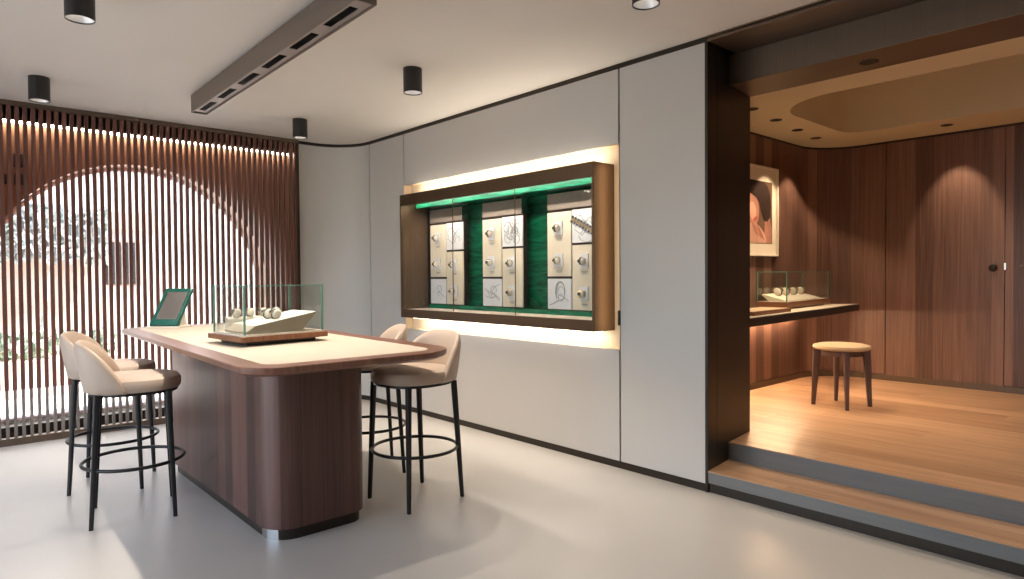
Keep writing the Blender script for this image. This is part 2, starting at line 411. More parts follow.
p = B(); p.box(XR, XR+.1, 3.4, AY+.1, 0, H+.5); struct('wall_alcove_right', p, 'alcove_wood')
# ceiling with a rounded recessed tray
tray = rrect(-2.42, 1.3, 4.80, 6.36, [.4, .22, .5, .4], 12)
def plate_with_hole(bld, outer, hole, z, mi=0):
    bm = bld.bm
    ov = [bm.verts.new((x, y, z)) for x, y in outer]; hv = [bm.verts.new((x, y, z)) for x, y in hole]
    es = [bm.edges.new((ov[i], ov[(i+1) % len(ov)])) for i in range(len(ov))] + [bm.edges.new((hv[i], hv[(i+1) % len(hv)])) for i in range(len(hv))]
    r = bmesh.ops.triangle_fill(bm, use_beauty=True, edges=es)
    return hv
p = B()
hv = plate_with_hole(p, [(-3.2, 4.0), (XR+.2, 4.0), (XR+.2, AY+.06), (-3.2, AY+.06)], tray, AH)
dz = .5; tv = [p.bm.verts.new((v.co.x, v.co.y, AH+dz)) for v in hv]
for i in range(len(hv)):
    j = (i+1) % len(hv); p.bm.faces.new((hv[i], hv[j], tv[j], tv[i]))
p.bm.faces.new(tv)
struct('ceiling_alcove', p, 'alcove_ceiling', smooth='auto')

# ------------------------------------------------------------------ slatted screen
sc = thing('slatted_screen', 'tall dark wood slatted screen in front of the arched window', 'screen', (XL, 0, 0))
p = B(); y = .4786-.0513*20 + .02565
ys = []
while y < 2.82:
    if y > -1.2: ys.append(y)
    y += .0513
for y in ys: p.box(-.030, 0, y-.0145, y+.0145, .43, 2.655)
obj('slat_panel', p, 'slat', sc)
p = B()
for y in ys: p.box(-.024, -.002, y-.011, y+.011, .052, .43)
obj('slat_foot', p, 'slat_foot', sc)['label'] = 'grey metal feet of the slats'
p = B(); p.box(-.05, .02, -1.3, 2.842, 0, .055); obj('bottom_rail', p, 'bronze', sc, bevel=.003)
p = B(); p.box(-.03, .012, -1.3, 2.842, 2.652, H-.001); obj('top_rail', p, 'bronze', sc, bevel=.002)
p = B(); p.box(-.045, .012, 2.818, 2.842, .055, 2.652); obj('end_post', p, 'bronze_dark', sc)
# LED profile behind the slats
p = B(); p.box(-6.6, -6.5, -1.3, 2.80, 2.577, 2.60); p.box(-6.506, -6.5, -1.3, 2.80, 2.56, 2.577)
lp = tag(obj('light_profile', p, 'black'), 'thin warm light profile running behind the top of the wooden slats', 'light')
p = B(); p.box(-6.58, -6.545, -1.3, 2.80, 2.552, 2.577); obj('light_strip', p, 'led_slat', lp)
p = B(); p.box(-6.6, -6.596, -1.3, 2.84, 2.60, H); struct('trim_7', p, 'black')  # black strip in place of the shade above the light profile
for (y0, y1, z0, z1), lb in zip(((.545, .605, 2.20, 2.31), (.545, .605, 2.06, 2.15), (.46, .50, 2.06, 2.14)),
        ('upper dark square plate on the brown wall above the arch, behind slats', 'lower dark square plate under another on the brown wall behind slats', 'narrow dark plate beside the lower square plate behind slats')):
    p = B(); p.box(-6.6, -6.588, y0, y1, z0, z1); p.box(-6.588, -6.584, y0+.008, y1-.008, z0+.008, z1-.008)
    tag(obj('wall_plate', p, 'black', bevel=.002), lb, 'wall plate')

# ------------------------------------------------------------------ ceiling lights
def make_downlight():
    t = thing('downlight', '', 'downlight')
    p = B(); p.lathe([(.063, 0), (.063, -.162), (.059, -.162), (.057, -.157), (.057, -.152)], 32, cap=False)
    p.lathe([(.063, 0), (.001, 0)], 32, cap=False); obj('housing', p, 'black', t, smooth='auto')
    p = B(); p.lathe([(.058, -.159), (.045, -.128), (.024, -.105), (.001, -.105)], 32, cap=False); obj('reflector', p, 'reflector', t, smooth=True)
    p = B(); p.lathe([(.020, -.112), (.016, -.118), (.001, -.120)], 20, cap=False); obj('lens', p, 'lens', t, smooth=True)
    return t
dspots = [((-5.55, .61), 'black cylinder ceiling light left of the linear lamp, in front of the slatted screen'),
          ((-5.56, 2.49), 'black cylinder ceiling light beside the rounded grey wall corner'),
          ((-3.72, 2.46), 'black cylinder ceiling light in front of the showcase'),
          ((-3.69, .57), 'black cylinder ceiling light cut by the top edge, between screen and linear lamp'),
          ((-1.82, 2.47), 'black cylinder ceiling light cut by the top edge, nearest the portal'),
          ]
d0 = make_downlight()
for i, ((x, y), lb) in enumerate(dspots):
    d = d0 if i == 0 else copy_tree(d0)
    d.location = (x, y, H); d['label'] = lb; d['group'] = 'black cylinder downlights on the ceiling'
for x, y in [q for q, _ in dspots] + [(-1.82, .57), (0.0, 2.46), (0.0, .57), (-3.7, -1.3), (-1.8, -1.3)]:
    spot('downlight_beam', (x, y, H-.166), 9, 46, WARM if y > 2 else NEUTRAL, .7, .03)

BY0, BY1, BX0, BX1, BZ = 1.50, 1.612, -5.30, -2.665, H-.145
t = thing('linear_lamp', 'long bronze linear ceiling lamp with six dark grilles above the table', 'ceiling lamp', ((BX0+BX1)/2, (BY0+BY1)/2-.012, BZ), -.022)
hx = (BX1-BX0)/2; hy = (BY1-BY0)/2
p = B(); p.box(-hx, hx, -hy, -hy+.008, 0, .125); p.box(-hx, hx, hy-.008, hy, 0, .125); p.box(-hx, -hx+.008, -hy+.008, hy-.008, 0, .125); p.box(hx-.008, hx, -hy+.008, hy-.008, 0, .125)
p.box(-hx, hx, -hy, hy, .125, .13); obj('housing', p, 'lamp_bronze', t, bevel=.0015)
p = B(); p.box(-hx+.03, hx-.03, -hy+.02, hy-.02, .13, .145); obj('mounting_plate', p, 'tile', t)
mods = [-hx+.03+.2+k*(2*hx-.06)/6 for k in range(6)]
p = B(); mw, ml = .023, .148
xs = [-hx+.008] + [e for m in mods for e in (m-ml, m+ml)] + [hx-.008]
for a, c in zip(xs[::2], xs[1::2]): p.box(a, c, -mw, mw, .012, .018)
p.box(-hx+.008, hx-.008, -hy+.008, -mw, .012, .018); p.box(-hx+.008, hx-.008, mw, hy-.008, .012, .018)
obj('face_plate', p, 'lamp_face', t)
for m in mods:
    p = B(); p.box(m-ml, m+ml, -mw, mw, .055, .06)
    for k in range(13):
        x = m-ml+.004+k*(2*ml-.008)/12; p.box(x-.0015, x+.0015, -mw, mw, .014, .055)
    for s in (-1, 1): p.box(m-ml, m+ml, s*mw-.001, s*mw+.001, .014, .055)
    obj('grille', p, 'black', t)
for k, m in enumerate(mods):
    spot('linear_beam', (m*math.cos(.022)+t.location.x, t.location.y-m*math.sin(.022), BZ+.008), 54, 52, (1.0, .88, .76), .35, .012)

# ------------------------------------------------------------------ wall showcase
t = thing('wall_showcase', 'wide bronze wall showcase with emerald lining and sliding glass front', 'showcase', (0, CY, 0))
D = .44
p = B()
p.box(CX0, CX0+.02, 0, D, CZ0, CZ1); p.box(CX1-.02, CX1, 0, D, CZ0, CZ1)
p.box(CX0+.02, CX1-.02, 0, D, CZ1-.02, CZ1); p.box(CX0+.02, CX1-.02, 0, D, CZ0, CZ0+.02)
p.box(CX0+.02, CX1-.02, 0, .012, CZ0+.02, CZ0+.078); p.box(CX0+.02, CX1-.02, .0, .012, CZ1-.10, CZ1-.02)
obj('frame', p, 'bronze_case', t, bevel=.002)
p = B(); p.box(CX0+.02, CX1-.02, D-.03, D, CZ0+.02, CZ1-.02); obj('back_panel', p, 'green', t)
p = B(); p.box(CX0+.02, CX1-.02, .012, D-.14, CZ0+.02, CZ0+.075); p.box(CX0+.03, CX1-.02, D-.138, D-.03, CZ0+.02, CZ0+.112, 1)
obj('shelf', p, ['cream', 'green_bright'], t)
p = B(); p.box(CX0+.03, CX1-.02, .16, D-.03, CZ1-.115, CZ1-.075); obj('top_lining', p, 'green_bright', t)
p = B(); p.box(CX0+.0205, CX0+.026, .295, D-.03, CZ0+.075, CZ1-.075); obj('inner_side', p, 'bronze_dark', t)
p = B(); p.box(CX0+.03, CX1-.03, .026, .044, CZ1-.03, CZ1-.024); obj('light_strip', p, 'led_case', t)
for z in (CZ1+.002, CZ0-.012):
    p = B(); p.box(CX0+.05, CX1-.05, .10, .15, z, z+.01); obj('glow_strip', p, 'led_glow', t)
p = B(); p.box(NX1-.006, NX1-.0005, WY+.035-CY, NY-.012-CY, NZ0+.12, NZ1-.12); obj('glow_strip', p, 'led_edge', t)  # added strip on the niche reveal, out of view, brightens the case side
for k in range(3):
    x0 = CX0+.012+k*(CX1-CX0-.024)/3; x1 = x0+(CX1-CX0-.024)/3
    p = B(); p.box(x0+.0015, x1-.0015, .014, .020, CZ0+.08, CZ1-.022)
    p.box(x0-.0012, x0+.0012, .013, .021, CZ0+.08, CZ1-.022, 1)
    obj('glass_door', p, ['showcase_glass', 'bronze_case'], t)

# one display panel and one watch, then copies
def make_watch(scale=1.0):
    """watch on its own band, standing in the xz plane, facing -y"""
    w = thing('wristwatch', '', 'watch')
    p = B(); rng = 20; rings = []
    for k in range(rng+1):
        a = 2*PI*k/rng; cx, cz = .0275*math.cos(a), .033*math.sin(a)
        hw = .0085 if math.cos(a-PI) < .6 else .0095
        q = 1.07
        rings.append([Vector((-hw, cx, cz)), Vector((hw, cx, cz)), Vector((hw, cx*q, cz*q)), Vector((-hw, cx*q, cz*q))])
    p.loft(rings, 0, cap=False); bmesh.ops.remove_doubles(p.bm, verts=p.bm.verts, dist=1e-6)
    obj('strap', p, 'strap', w, smooth='auto')
    p = B(); p.prism([(.0150*math.cos(2*PI*k/24), .0150*math.sin(2*PI*k/24)) for k in range(24)], -.040, -.028, 0, 'y')
    p.box(.0140, .0190, -.036, -.032, -.003, .003)
    obj('case', p, 'watch_steel', w, bevel=.0015)
    p = B(); p.prism([(.0125*math.cos(2*PI*k/24), .0125*math.sin(2*PI*k/24)) for k in range(24)], -.0412, -.0395, 0, 'y')
    p.box(-.0006, .0006, -.0418, -.0411, 0, .009, 1); p.box(0, .007, -.0418, -.0411, -.0006, .0006, 1)
    obj('dial', p, ['dial', 'tile'], w)
    return w
def cushion_mesh():
    p = B(); rings = []
    for x, s in ((-.030, .72), (-.026, .93), (-.018, 1), (.018, 1), (.026, .93), (.030, .72)):
        rings.append([Vector((x, .0265*s*math.cos(2*PI*k/20), .032*s*math.sin(2*PI*k/20))) for k in range(20)])
    p.loft(rings); return p
W0 = make_watch(); W0_used = [False]
def place_watch(loc, rot, label, group, scale=1.0, tone=None):
    w = copy_tree(W0) if W0_used[0] else W0; W0_used[0] = True
    w.location = loc; w.rotation_euler = rot; w.scale = (scale,)*3; w['label'] = label; w['group'] = group
    if tone:
        for c in kids(w):
            if c.name.startswith('strap'):
                c.data = STRAPS[tone]
    return w
STRAPS = {}
sm = [c for c in kids(W0) if c.name.startswith('strap')][0].data
for k, mt in (('dark', 'strap'), ('steel', 'steel_link'), ('gold', 'gold')):
    me = sm.copy(); me.materials.clear(); me.materials.append(M[mt]); STRAPS[k] = me

PY = 3.60
PZ0, PZ1 = 1.038, 1.785
def make_display():
    d = thing('watch_display', '', 'watch display')
    hw = .253
    p = B(); p.box(-hw-.004, hw+.004, .012, .05, PZ0-.004, 1.925); obj('backing', p, 'bronze_dark', d)
    p = B(); p.box(-hw, hw, 0, .014, 1.80, 1.922); obj('header', p, 'header', d, bevel=.0015)
    p = B(); p.box(hw+.005, hw+.011, -.012, .05, 1.80, 1.945); obj('side_edge', p, 'chrome', d)
    for x0, x1, z0, z1 in ((-hw, -.006, 1.289, PZ1-.006), (.006, hw, PZ0, 1.521)):
        p = B(); p.box(x0, x1, 0, .014, z0, z1); obj('pad', p, 'pad', d, bevel=.0015)
    for x0, x1, z0, z1, kind in ((-hw, -.006, PZ0, 1.271, 0), (.006, hw, 1.538, PZ1, 1)):
        p = B(); p.box(x0, x1, 0, .014, z0, z1); o = obj('picture_tile', p, 'tile', d, bevel=.0015)
    for sx, sz in MOUNTS:
        p = B(); p.box(sx-.042, sx+.042, -.012, 0, sz-.052, sz+.052); wm_ = obj('watch_mount', p, 'tile', d, bevel=.003)
        p = B(); p.box(sx-.03, sx+.03, -.002, 0, sz-.082, sz-.076); p.box(sx-.022, sx+.022, -.002, 0, sz-.092, sz-.088); obj('caption', p, 'sketch', wm_)
        q = cushion_mesh()
        for v in q.bm.verts: v.co = Vector((v.co.x*.85+sx, v.co.y*.85-.032, v.co.z*.85+sz))
        obj('cushion', q, 'cream', wm_, smooth=True)
    return d
MOUNTS = [(-.128, 1.655), (-.128, 1.41), (.128, 1.40), (.128, 1.16)]
dp0 = make_display()
for i, cx in enumerate((-4.918, -4.131, -3.337)):
    d = dp0 if i == 0 else copy_tree(dp0)
    d.location = (cx, PY, 0)
    d['label'] = ('cream watch display panel nearest the slatted screen inside the showcase', 'middle cream watch display panel inside the wall showcase',
                  'cream watch display panel nearest the portal inside the showcase')[i]
    d['group'] = 'watch display panels in the showcase'
    def sk(paths, r, mat):
        p = B()
        for pa in paths: p.tube([(x, -.001, z) for x, z in pa], r, 6)
        obj('sketch', p, mat, d)
    def circ(x, z, r, a0=0, a1=2*PI, n=24, e=1.0): return [(x+r*math.cos(a0+(a1-a0)*k/n), z+e*r*math.sin(a0+(a1-a0)*k/n)) for k in range(n+1)]
    tx, tz = .13, 1.66; bx, bz = -.13, 1.155
    if i == 0:
        sk([circ(tx-.07, tz+.01, .07, -1.2, 1.4), circ(tx-.05, tz+.03, .05, 1, 4), [(tx-.10, tz-.02), (tx-.02, tz-.07), (tx+.03, tz-.01)], circ(tx+.03, tz-.01, .045, 0, 4.4), circ(tx+.07, tz+.0, .06, 1.2, 3.6), [(tx, tz+.03), (tx+.09, tz-.05)], [(tx-.02, tz+.05), (tx+.1, tz-.03)]], .0024, 'sketch')
        sk([circ(bx+.02, bz+.02, .035, -.6, 3.4), [(bx+.0, bz-.01), (bx+.04, bz-.02), (bx+.10, bz-.05)], circ(bx+.01, bz-.02, .02, 0, 5)], .002, 'sketch')
    elif i == 1:
        sk([circ(tx, tz, .065), circ(tx, tz, .045), circ(tx+.02, tz+.01, .02), circ(tx-.05, tz-.05, .045, 2, 6.2), circ(tx+.05, tz-.06, .04, 3, 7), circ(tx-.07, tz+.03, .03), circ(tx+.03, tz+.075, .025), [(tx-.07, tz-.03), (tx+.08, tz+.03)], [(tx-.02, tz+.09), (tx+.03, tz-.09)]], .0018, 'sketch')
        sk([[(bx-.10, bz+.03), (bx-.03, bz+.0), (bx+.03, bz-.02), (bx+.10, bz-.07)], [(bx-.09, bz-.03), (bx, bz-.05), (bx+.05, bz-.03)], [(bx-.02, bz), (bx+.04, bz+.05), (bx+.1, bz+.07)], [(bx-.06, bz+.01), (bx-.03, bz-.04)]], .0022, 'sketch')
    else:
        p = B()
        for k in range(9):
            x = tx-.115+k*.028; z = tz+.055-.014*k
            R = Matrix.Translation((x, -.004, z)) @ Matrix.Rotation(.42, 4, 'Y')
            for j in (-1, 0, 1): p.box(-.011, .011, -.004, .003, j*.019-.008, j*.019+.008, 0 if j else 1, R)
        obj('bracelet_picture', p, ['steel_link', 'gold'], d)
        sk([circ(tx+.02, tz-.03, .09, 3.6, 6.1)], .0015, 'sketch')
        sk([circ(bx+.01, bz+.02, .05, -1.9, 4.0, 24, 1.5), circ(bx+.015, bz+.02, .045, -1.6, 3.6, 24, 1.5), [(bx-.01, bz-.05), (bx-.06, bz-.075), (bx-.1, bz-.085)]], .003, 'sketch')
    for (sx, sz), wl, tone in zip(MOUNTS, ('upper watch, screen side column,', 'lower watch, screen side column,', 'upper watch, portal side column,', 'bottom watch, portal side column,'), ('dark', 'steel', 'dark', 'gold')):
        pn = ('first', 'middle', 'third')[i]
        place_watch((cx+sx, PY-.032, sz), (0, 0, 0), wl+' '+pn+' display panel in the wall showcase', 'wristwatches in the wall showcase', .85, tone)

# ------------------------------------------------------------------ counter table
TZ = .925
TX, TY, TR = -4.1755, 1.5615, -.034
t = thing('counter_table', 'large dark walnut table with cream inlaid top in the middle of the room', 'table', (TX, TY, 0), TR)
x0, x1, y0, y1 = -1.44, 1.54, -.549, .535
TRR = [.27, .2, .2, .16]
def inset(d, r): return rrect(x0+d, x1-d, y0+d, y1-d, r, 10)
p = B()
p.loft([[Vector((x, y, z)) for x, y in inset(d, [q-d for q in TRR])] for d, z in ((.03, TZ-.04), (.004, TZ-.028), (0, TZ-.02), (0, TZ-.003), (.003, TZ))], 0, cap=False)
top_i = inset(.105, [.14, .10, .10, .075])
hv = None
bm = p.bm
ring_o = [v for v in bm.verts if abs(v.co.z-TZ) < 1e-6]
lo = list(ring_o); li = [bm.verts.new((x, y, TZ)) for x, y in top_i]
for i in range(len(lo)):
    j = (i+1) % len(lo); bm.faces.new((lo[i], lo[j], li[j], li[i]))
lb_ = [v for v in bm.verts if abs(v.co.z-(TZ-.04)) < 1e-6]; bm.faces.new(lb_[::-1])
ld = [bm.verts.new((x, y, TZ-.004)) for x, y in top_i]
for i in range(len(li)):
    j = (i+1) % len(li); bm.faces.new((li[i], li[j], ld[j], ld[i]))
obj('tabletop', p, 'walnut_top', t, smooth='auto')
p = B(); p.prism(inset(.1065, [.1385, .0985, .0985, .0735]), TZ-.004, TZ-.0005); obj('inlay', p, 'inlay', t)['label'] = 'cream leather inlay'
# body in room coordinates, moved into the table frame
def T(pts):
    c, s = math.cos(-TR), math.sin(-TR)
    return [((x-TX)*c-(y-TY)*s, (x-TX)*s+(y-TY)*c) for x, y in pts]
BXa, BXb, BYa, BYb = -4.86, -3.095, 1.215, 1.745
p = B(); p.prism(T(rrect(BXa, BXb, BYa, BYb, [.1, .12, .12, .15], 12)), .058, TZ-.04)
obj('body', p, 'walnut', t, smooth='auto')
p = B(); p.prism(T(rrect(BXa+.02, BXb-.02, BYa+.02, BYb-.02, [.08, .1, .1, .13], 12)), 0, .058)
obj('plinth', p, 'bronze_dark', t, smooth='auto')
cx_, cy_, r_ = BXb-.15, BYa+.15, .133
ar = [(cx_+r_*math.cos(a), cy_+r_*math.sin(a)) for a in [math.radians(-104+58*k/10) for k in range(11)]]
ar2 = [(cx_+(r_-.004)*math.cos(a), cy_+(r_-.004)*math.sin(a)) for a in [math.radians(-104+58*k/10) for k in range(11)]]
p = B(); p.prism(T(ar + ar2[::-1]), .0, .056); obj('corner_guard', p, 'chrome', t, smooth='auto')['label'] = 'steel guard round the plinth corner'
p = B(); p.box(*(lambda q: (q[0]-.001, q[0]+.001))(T([(BXb, BYa+.152)])[0]), T([(BXb, BYa+.152)])[0][1]-.001, T([(BXb, BYa+.152)])[0][1]+.001, .058, TZ-.04); obj('veneer_joint', p, 'black', t)

# ------------------------------------------------------------------ bar stools
def superell(rx, ry, n=36, e=2.5, cy=0.0):
    o = []
    for k in range(n):
        a = 2*PI*k/n; c, s = math.cos(a), math.sin(a)
        o.append((rx*math.copysign(abs(c)**(2/e), c), cy+ry*math.copysign(abs(s)**(2/e), s)))
    return o
def make_stool():
    t = thing('bar_stool', '', 'bar stool')
    p = B(); rings = []
    for d, z in ((.03, .692), (.006, .695), (0, .712), (0, .738), (.010, .756), (.035, .767), (.09, .772)):
        rings.append([Vector((x, y, z)) for x, y in superell(.230-d, .232-d, 40, 2.4, .012)])
    p.loft(rings); obj('seat', p, 'leather', t, smooth='auto')
    p = B(); th0 = math.radians(81); n = 36; rings = []
    for k in range(n+1):
        th = -th0 + 2*th0*k/n; q = abs(th)/th0
        top = .705 + .258*max(0.0, 1-q**3.6)**.92
        ca, sa = math.sin(th), -math.cos(th)
        def pt(r, z):
            lean = .045*max(0, (z-.70)/.29)
            e = 2.6
            rr = (abs(ca)**e+abs(sa)**e)**(-1/e)
            return Vector((ca*rr*r*.985, sa*rr*r+.012-lean, z))
        hgt = top-.690
        ro, ri = .236, .200
        ring = [pt(ro-.02, .690), pt(ro, .70)]
        for f in (.3, .6, .85): ring.append(pt(ro+.004, .70+(hgt-.01)*f))
        ring += [pt(ro-.006, top-.004*min(1, hgt*8)), pt((ro+ri)/2, top+.006), pt(ri+.010, top-.004*min(1, hgt*8))]
        for f in (.85, .6, .3): ring.append(pt(ri+.004, .70+(hgt-.01)*f))
        ring += [pt(ri, .70), pt(ri+.01, .692)]
        rings.append(ring)
    p.loft(rings); obj('backrest', p, 'leather', t, smooth=True)
    p = B(); rings = [[Vector((x, y, z)) for x, y in superell(.214-d, .216-d, 36, 2.4, .012)] for d, z in ((.0, .678), (0, .693), (.03, .693), (.03, .678), (0, .678))]
    p.loft(rings, cap=False); bmesh.ops.remove_doubles(p.bm, verts=p.bm.verts, dist=1e-6)
    obj('seat_frame', p, 'black_metal', t, smooth='auto')
    for sx in (-1, 1):
        for sy in (-1, 1):
            p = B(); a = Vector((sx*.166, sy*.164+.008, .69)); c = Vector((sx*.189, sy*.194, 0))
            rg = []
            for f, hw in ((0, .0155), (.05, .0155), (1, .0105)):
                ce = a.lerp(c, f); rg.append([ce+Vector((x, y, 0)) for x, y in rrect(-hw, hw, -hw, hw, hw*.55, 3)])
            p.loft(rg); obj('leg', p, 'black_metal', t, smooth='auto')
    p = B(); p.tube([(.247*math.cos(2*PI*k/48), .247*math.sin(2*PI*k/48)+.004, .30) for k in range(48)], .0095, 10, closed=True)
    obj('foot_ring', p, 'black_metal', t, smooth=True)
    return t
s0 = make_stool()
for i, (x, y, r, lb) in enumerate(((-4.089, .838, -.209, 'beige bar stool at the long table side, overlapping its twin behind'),
        (-4.766, .866, -.411, 'beige leather bar stool partly hidden behind its twin, beside the slatted screen'),
        (-3.217, 2.119, PI+.073, 'beige leather bar stool tucked under the table corner, full back visible below the showcase'),
        (-3.918, 2.21, PI-.34, 'beige leather bar stool mostly hidden behind the table, only its back top showing'))):
    s = s0 if i == 0 else copy_tree(s0)
    s.location = (x, y, 0); s.rotation_euler = (0, 0, r); s['label'] = lb; s['group'] = 'beige bar stools round the table'

# ------------------------------------------------------------------ glass display case
def glass_box(p, x0, x1, y0, y1, z0, z1, th=.006):
    def pane(a):
        fs = p.box(*a)
        dims = (a[1]-a[0], a[3]-a[2], a[5]-a[4]); thin = dims.index(min(dims))
        for f in fs:
            f.normal_update(); nrm = f.normal
            f.material_index = 0 if abs(nrm[thin]) > .9 else 1
    e = .0006
    pane((x0, x1, y0, y0+th, z0, z1-th)); pane((x0, x1, y1-th, y1, z0, z1-th))
    pane((x0, x0+th, y0+th+e, y1-th-e, z0, z1-th)); pane((x1-th, x1, y0+th+e, y1-th-e, z0, z1-th))
    pane((x0, x1, y0, y1, z1-th+e, z1))
    for x in (x0-.001, x1-.006):
        for y in (y0-.001, y1-.006): p.box(x-.001, x+.008, y-.001, y+.008, z0, z1+.001, 1)
t = thing('display_case', 'glass display case with walnut base standing on the table', 'display case', (-3.80, 1.515, TZ), .07)
p = B(); p.box(-.17, .17, -.23, .18, 0, .024); obj('foot', p, 'black', t)
p = B(); p.box(-.225, .225, -.285, .232, .024, .053); obj('base', p, 'case_wood', t, bevel=.002)
p = B(); p.box(-.208, .208, -.262, .214, .053, .062); obj('base_inlay', p, 'cream', t)
p = B(); glass_box(p, -.205, .205, -.258, .212, .062, .330); obj('glass_cover', p, ['glass', 'glass_edge'], t)
case_m = Matrix.Translation((-3.80, 1.515, TZ)) @ Matrix.Rotation(.07, 4, 'Z')
p = None
# inclined watch tray
def make_tray(width, name, label, loc, rot, L=.42, rise=.11, ncush=2):
    t = thing(name, label, 'watch tray', loc, rot)
    p = B(); p.prism([(-.06, 0), (-.20, .004), (-.20, .012), (-.15, .046), (L-.20, rise), (L-.205, rise-.012), (.12, 0)], -width/2, width/2, 0, 'x')
    bmesh.ops.recalc_face_normals(p.bm, faces=p.bm.faces)
    for f in p.bm.faces:
        c = f.calc_center_median(); f.normal_update()
        if c.y < -.13 or abs(f.normal.x) > .5 or f.normal.z < 0: f.material_index = 1
    obj('wedge', p, ['cream', 'grey_end'], t, bevel=.002)
    return t
def cushions(tray, spots_, scale, labels, group, tones):
    mw = Matrix.Translation(tray.location) @ tray.rotation_euler.to_matrix().to_4x4()
    for (x, y, z), lb, tn in zip(spots_, labels, tones):
        q = cushion_mesh()
        R = Matrix.Translation((x, y, z)) @ Matrix.Rotation(-.5, 4, 'X') @ Matrix.Scale(scale, 4)
        bmesh.ops.transform(q.bm, matrix=R, verts=q.bm.verts)
        obj('cushion', q, 'cream', tray, smooth=True)
        wm = mw @ Matrix.Translation((x, y, z)) @ Matrix.Rotation(-.5, 4, 'X')
        place_watch(wm.translation, wm.to_euler(), lb, group, scale, tn)
def on(m, x, y, z): return m @ Vector((x, y, z))
tr = make_tray(.29, 'watch_tray', 'cream sloping watch tray in the glass case on the table', on(case_m, .035, -.035, .062), .07)
def zt(y): return .046 + (y+.15)*(.11-.046)/.37
cushions(tr, [(-.02, -.005, zt(-.005)+.034), (.03, .03, zt(.03)+.038)][:0] + [(-.02, .0, zt(.0)+.030), (.06, .01, zt(.01)+.028)], .9,
         ['watch on the sloping tray in the table case, farther from the camera', 'watch on the sloping tray in the table case, nearest the camera'], 'watches in the table case', ['dark', 'dark'])
t = thing('watch_stand', 'low cream watch stand at the back of the table case', 'watch stand', on(case_m, -.168, -.02, .062), .07)
p = B(); p.prism([(-.022, 0), (.022, 0), (.022, .07), (.012, .08), (-.022, .08)], -.18, .17, 0, 'y'); obj('stand_body', p, 'cream', t, bevel=.003)  # stand and its watches model the tray reflection in the back pane
cushions(t, [(0, y, .103) for y in (-.12, -.04, .04, .12)], .8, ['watch on the low back stand of the table case, %s the mirror' % k for k in ('nearest', 'second from', 'third from', 'farthest from')] , 'watches in the table case', ['gold', 'steel', 'gold', 'dark'])

# ------------------------------------------------------------------ table mirror
t = thing('table_mirror', 'tilted green framed table mirror standing on the far end of the table', 'mirror', (-5.425, 1.365, TZ), PI/4)
p = B(); p.box(-.125, .125, -.085, .11, 0, .012); p.prism([(-.045, .012), (.10, .012), (.085, .06), (.075, .125), (.02, .075)], -.09, .09, 0, 'x'); obj('base', p, 'cream', t, bevel=.002)
R = Matrix.Translation((0, -.075, .022)) @ Matrix.Rotation(-.70, 4, 'X')
p = B()
w_, h_, f_ = .106, .355, .024
p.box(-w_, w_, -.004, .036, 0, f_+.030, 0, R); p.box(-w_, w_, 0, .028, h_-f_-.008, h_, 0, R); p.box(-w_, -w_+f_, 0, .028, f_+.030, h_-f_-.008, 0, R); p.box(w_-f_, w_, 0, .028, f_+.030, h_-f_-.008, 0, R)
p.box(-w_+f_, w_-f_, .014, .028, f_+.030, h_-f_-.008, 0, R)
obj('frame', p, 'mirror_green', t, bevel=.003)
p = B(); p.box(-w_+f_+.001, w_-f_-.001, .006, .0135, f_+.031, h_-f_-.009, 0, R); obj('mirror_glass', p, 'mirror', t)

# ------------------------------------------------------------------ alcove furniture
SZ = .985
p = B(); p.prism([(AX+.002, 4.2), (-2.265, 4.2), (-2.512, 6.9), (AX+.002, 6.6)], SZ-.062, SZ)
sh = tag(obj('console_shelf', p, 'black', bevel=.003), 'thick black console shelf under the framed picture in the alcove', 'shelf')
p = B(); p.prism([(AX+.01, 4.22), (-2.275, 4.22), (-2.52, 6.88), (AX+.01, 6.59)], SZ, SZ+.004); obj('shelf_top', p, 'inlay', sh)
p = B(); p.box(AX+.02, AX+.05, 4.3, 6.4, SZ-.072, SZ-.063); obj('light_strip', p, 'led_under', sh)  # added strip, unseen under the shelf, to brighten the wall below
SZ += .004
# framed picture
t = thing('framed_picture', 'white framed close-up photograph of a face and hand on the alcove wall', 'picture', (AX, 5.685, 1.872))
p = B(); yw, zh = .35, .413; fr = .02
p.box(0, .03, -yw, yw, -zh, -zh+fr); p.box(0, .03, -yw, yw, zh-fr, zh); p.box(0, .03, -yw, -yw+fr, -zh+fr, zh-fr); p.box(0, .03, yw-fr, yw, -zh+fr, zh-fr)
obj('frame', p, 'mat_board', t, bevel=.002)
p = B(); p.box(.004, .014, -yw+fr, yw-fr, -zh+fr, zh-fr); obj('mat', p, 'mat_board', t)
p = B(); iw, iz0, iz1 = .245, -.295, .275
p.box(.012, .016, -iw, iw, iz0, iz1); obj('print', p, 'print_bg', t)
def blob(name, pts, mat, h):
    q = B(); q.prism(pts, .015, .016+h, 0, 'x'); obj(name, q, mat, t)
def ell(cy, cz, ry, rz, rot=0, n=24, a0=0, a1=2*PI):
    return [(cy+ry*math.cos(a)*math.cos(rot)-rz*math.sin(a)*math.sin(rot), cz+ry*math.cos(a)*math.sin(rot)+rz*math.sin(a)*math.cos(rot)) for a in [a0+(a1-a0)*k/n for k in range(n)]]
blob('face_shape', ell(-.125, .02, .12, .17, .15), 'print_skin', .0005)
blob('cheek_shape', ell(-.125, -.01, .06, .09, .3), 'print_skin_light', .0008)
blob('hair_shape', [(-.14, .274), (.08, .27), (.16, .235), (.205, .15), (.222, .05), (.205, -.04), (.15, -.095), (.08, -.075), (.03, .0), (-.0, .07), (-.06, .12), (-.16, .15), (-.24, .17), (-.24, .274)], 'print_hair', .0012)
blob('lip_shape', ell(-.075, -.075, .045, .016, .35), 'print_lip', .0014)
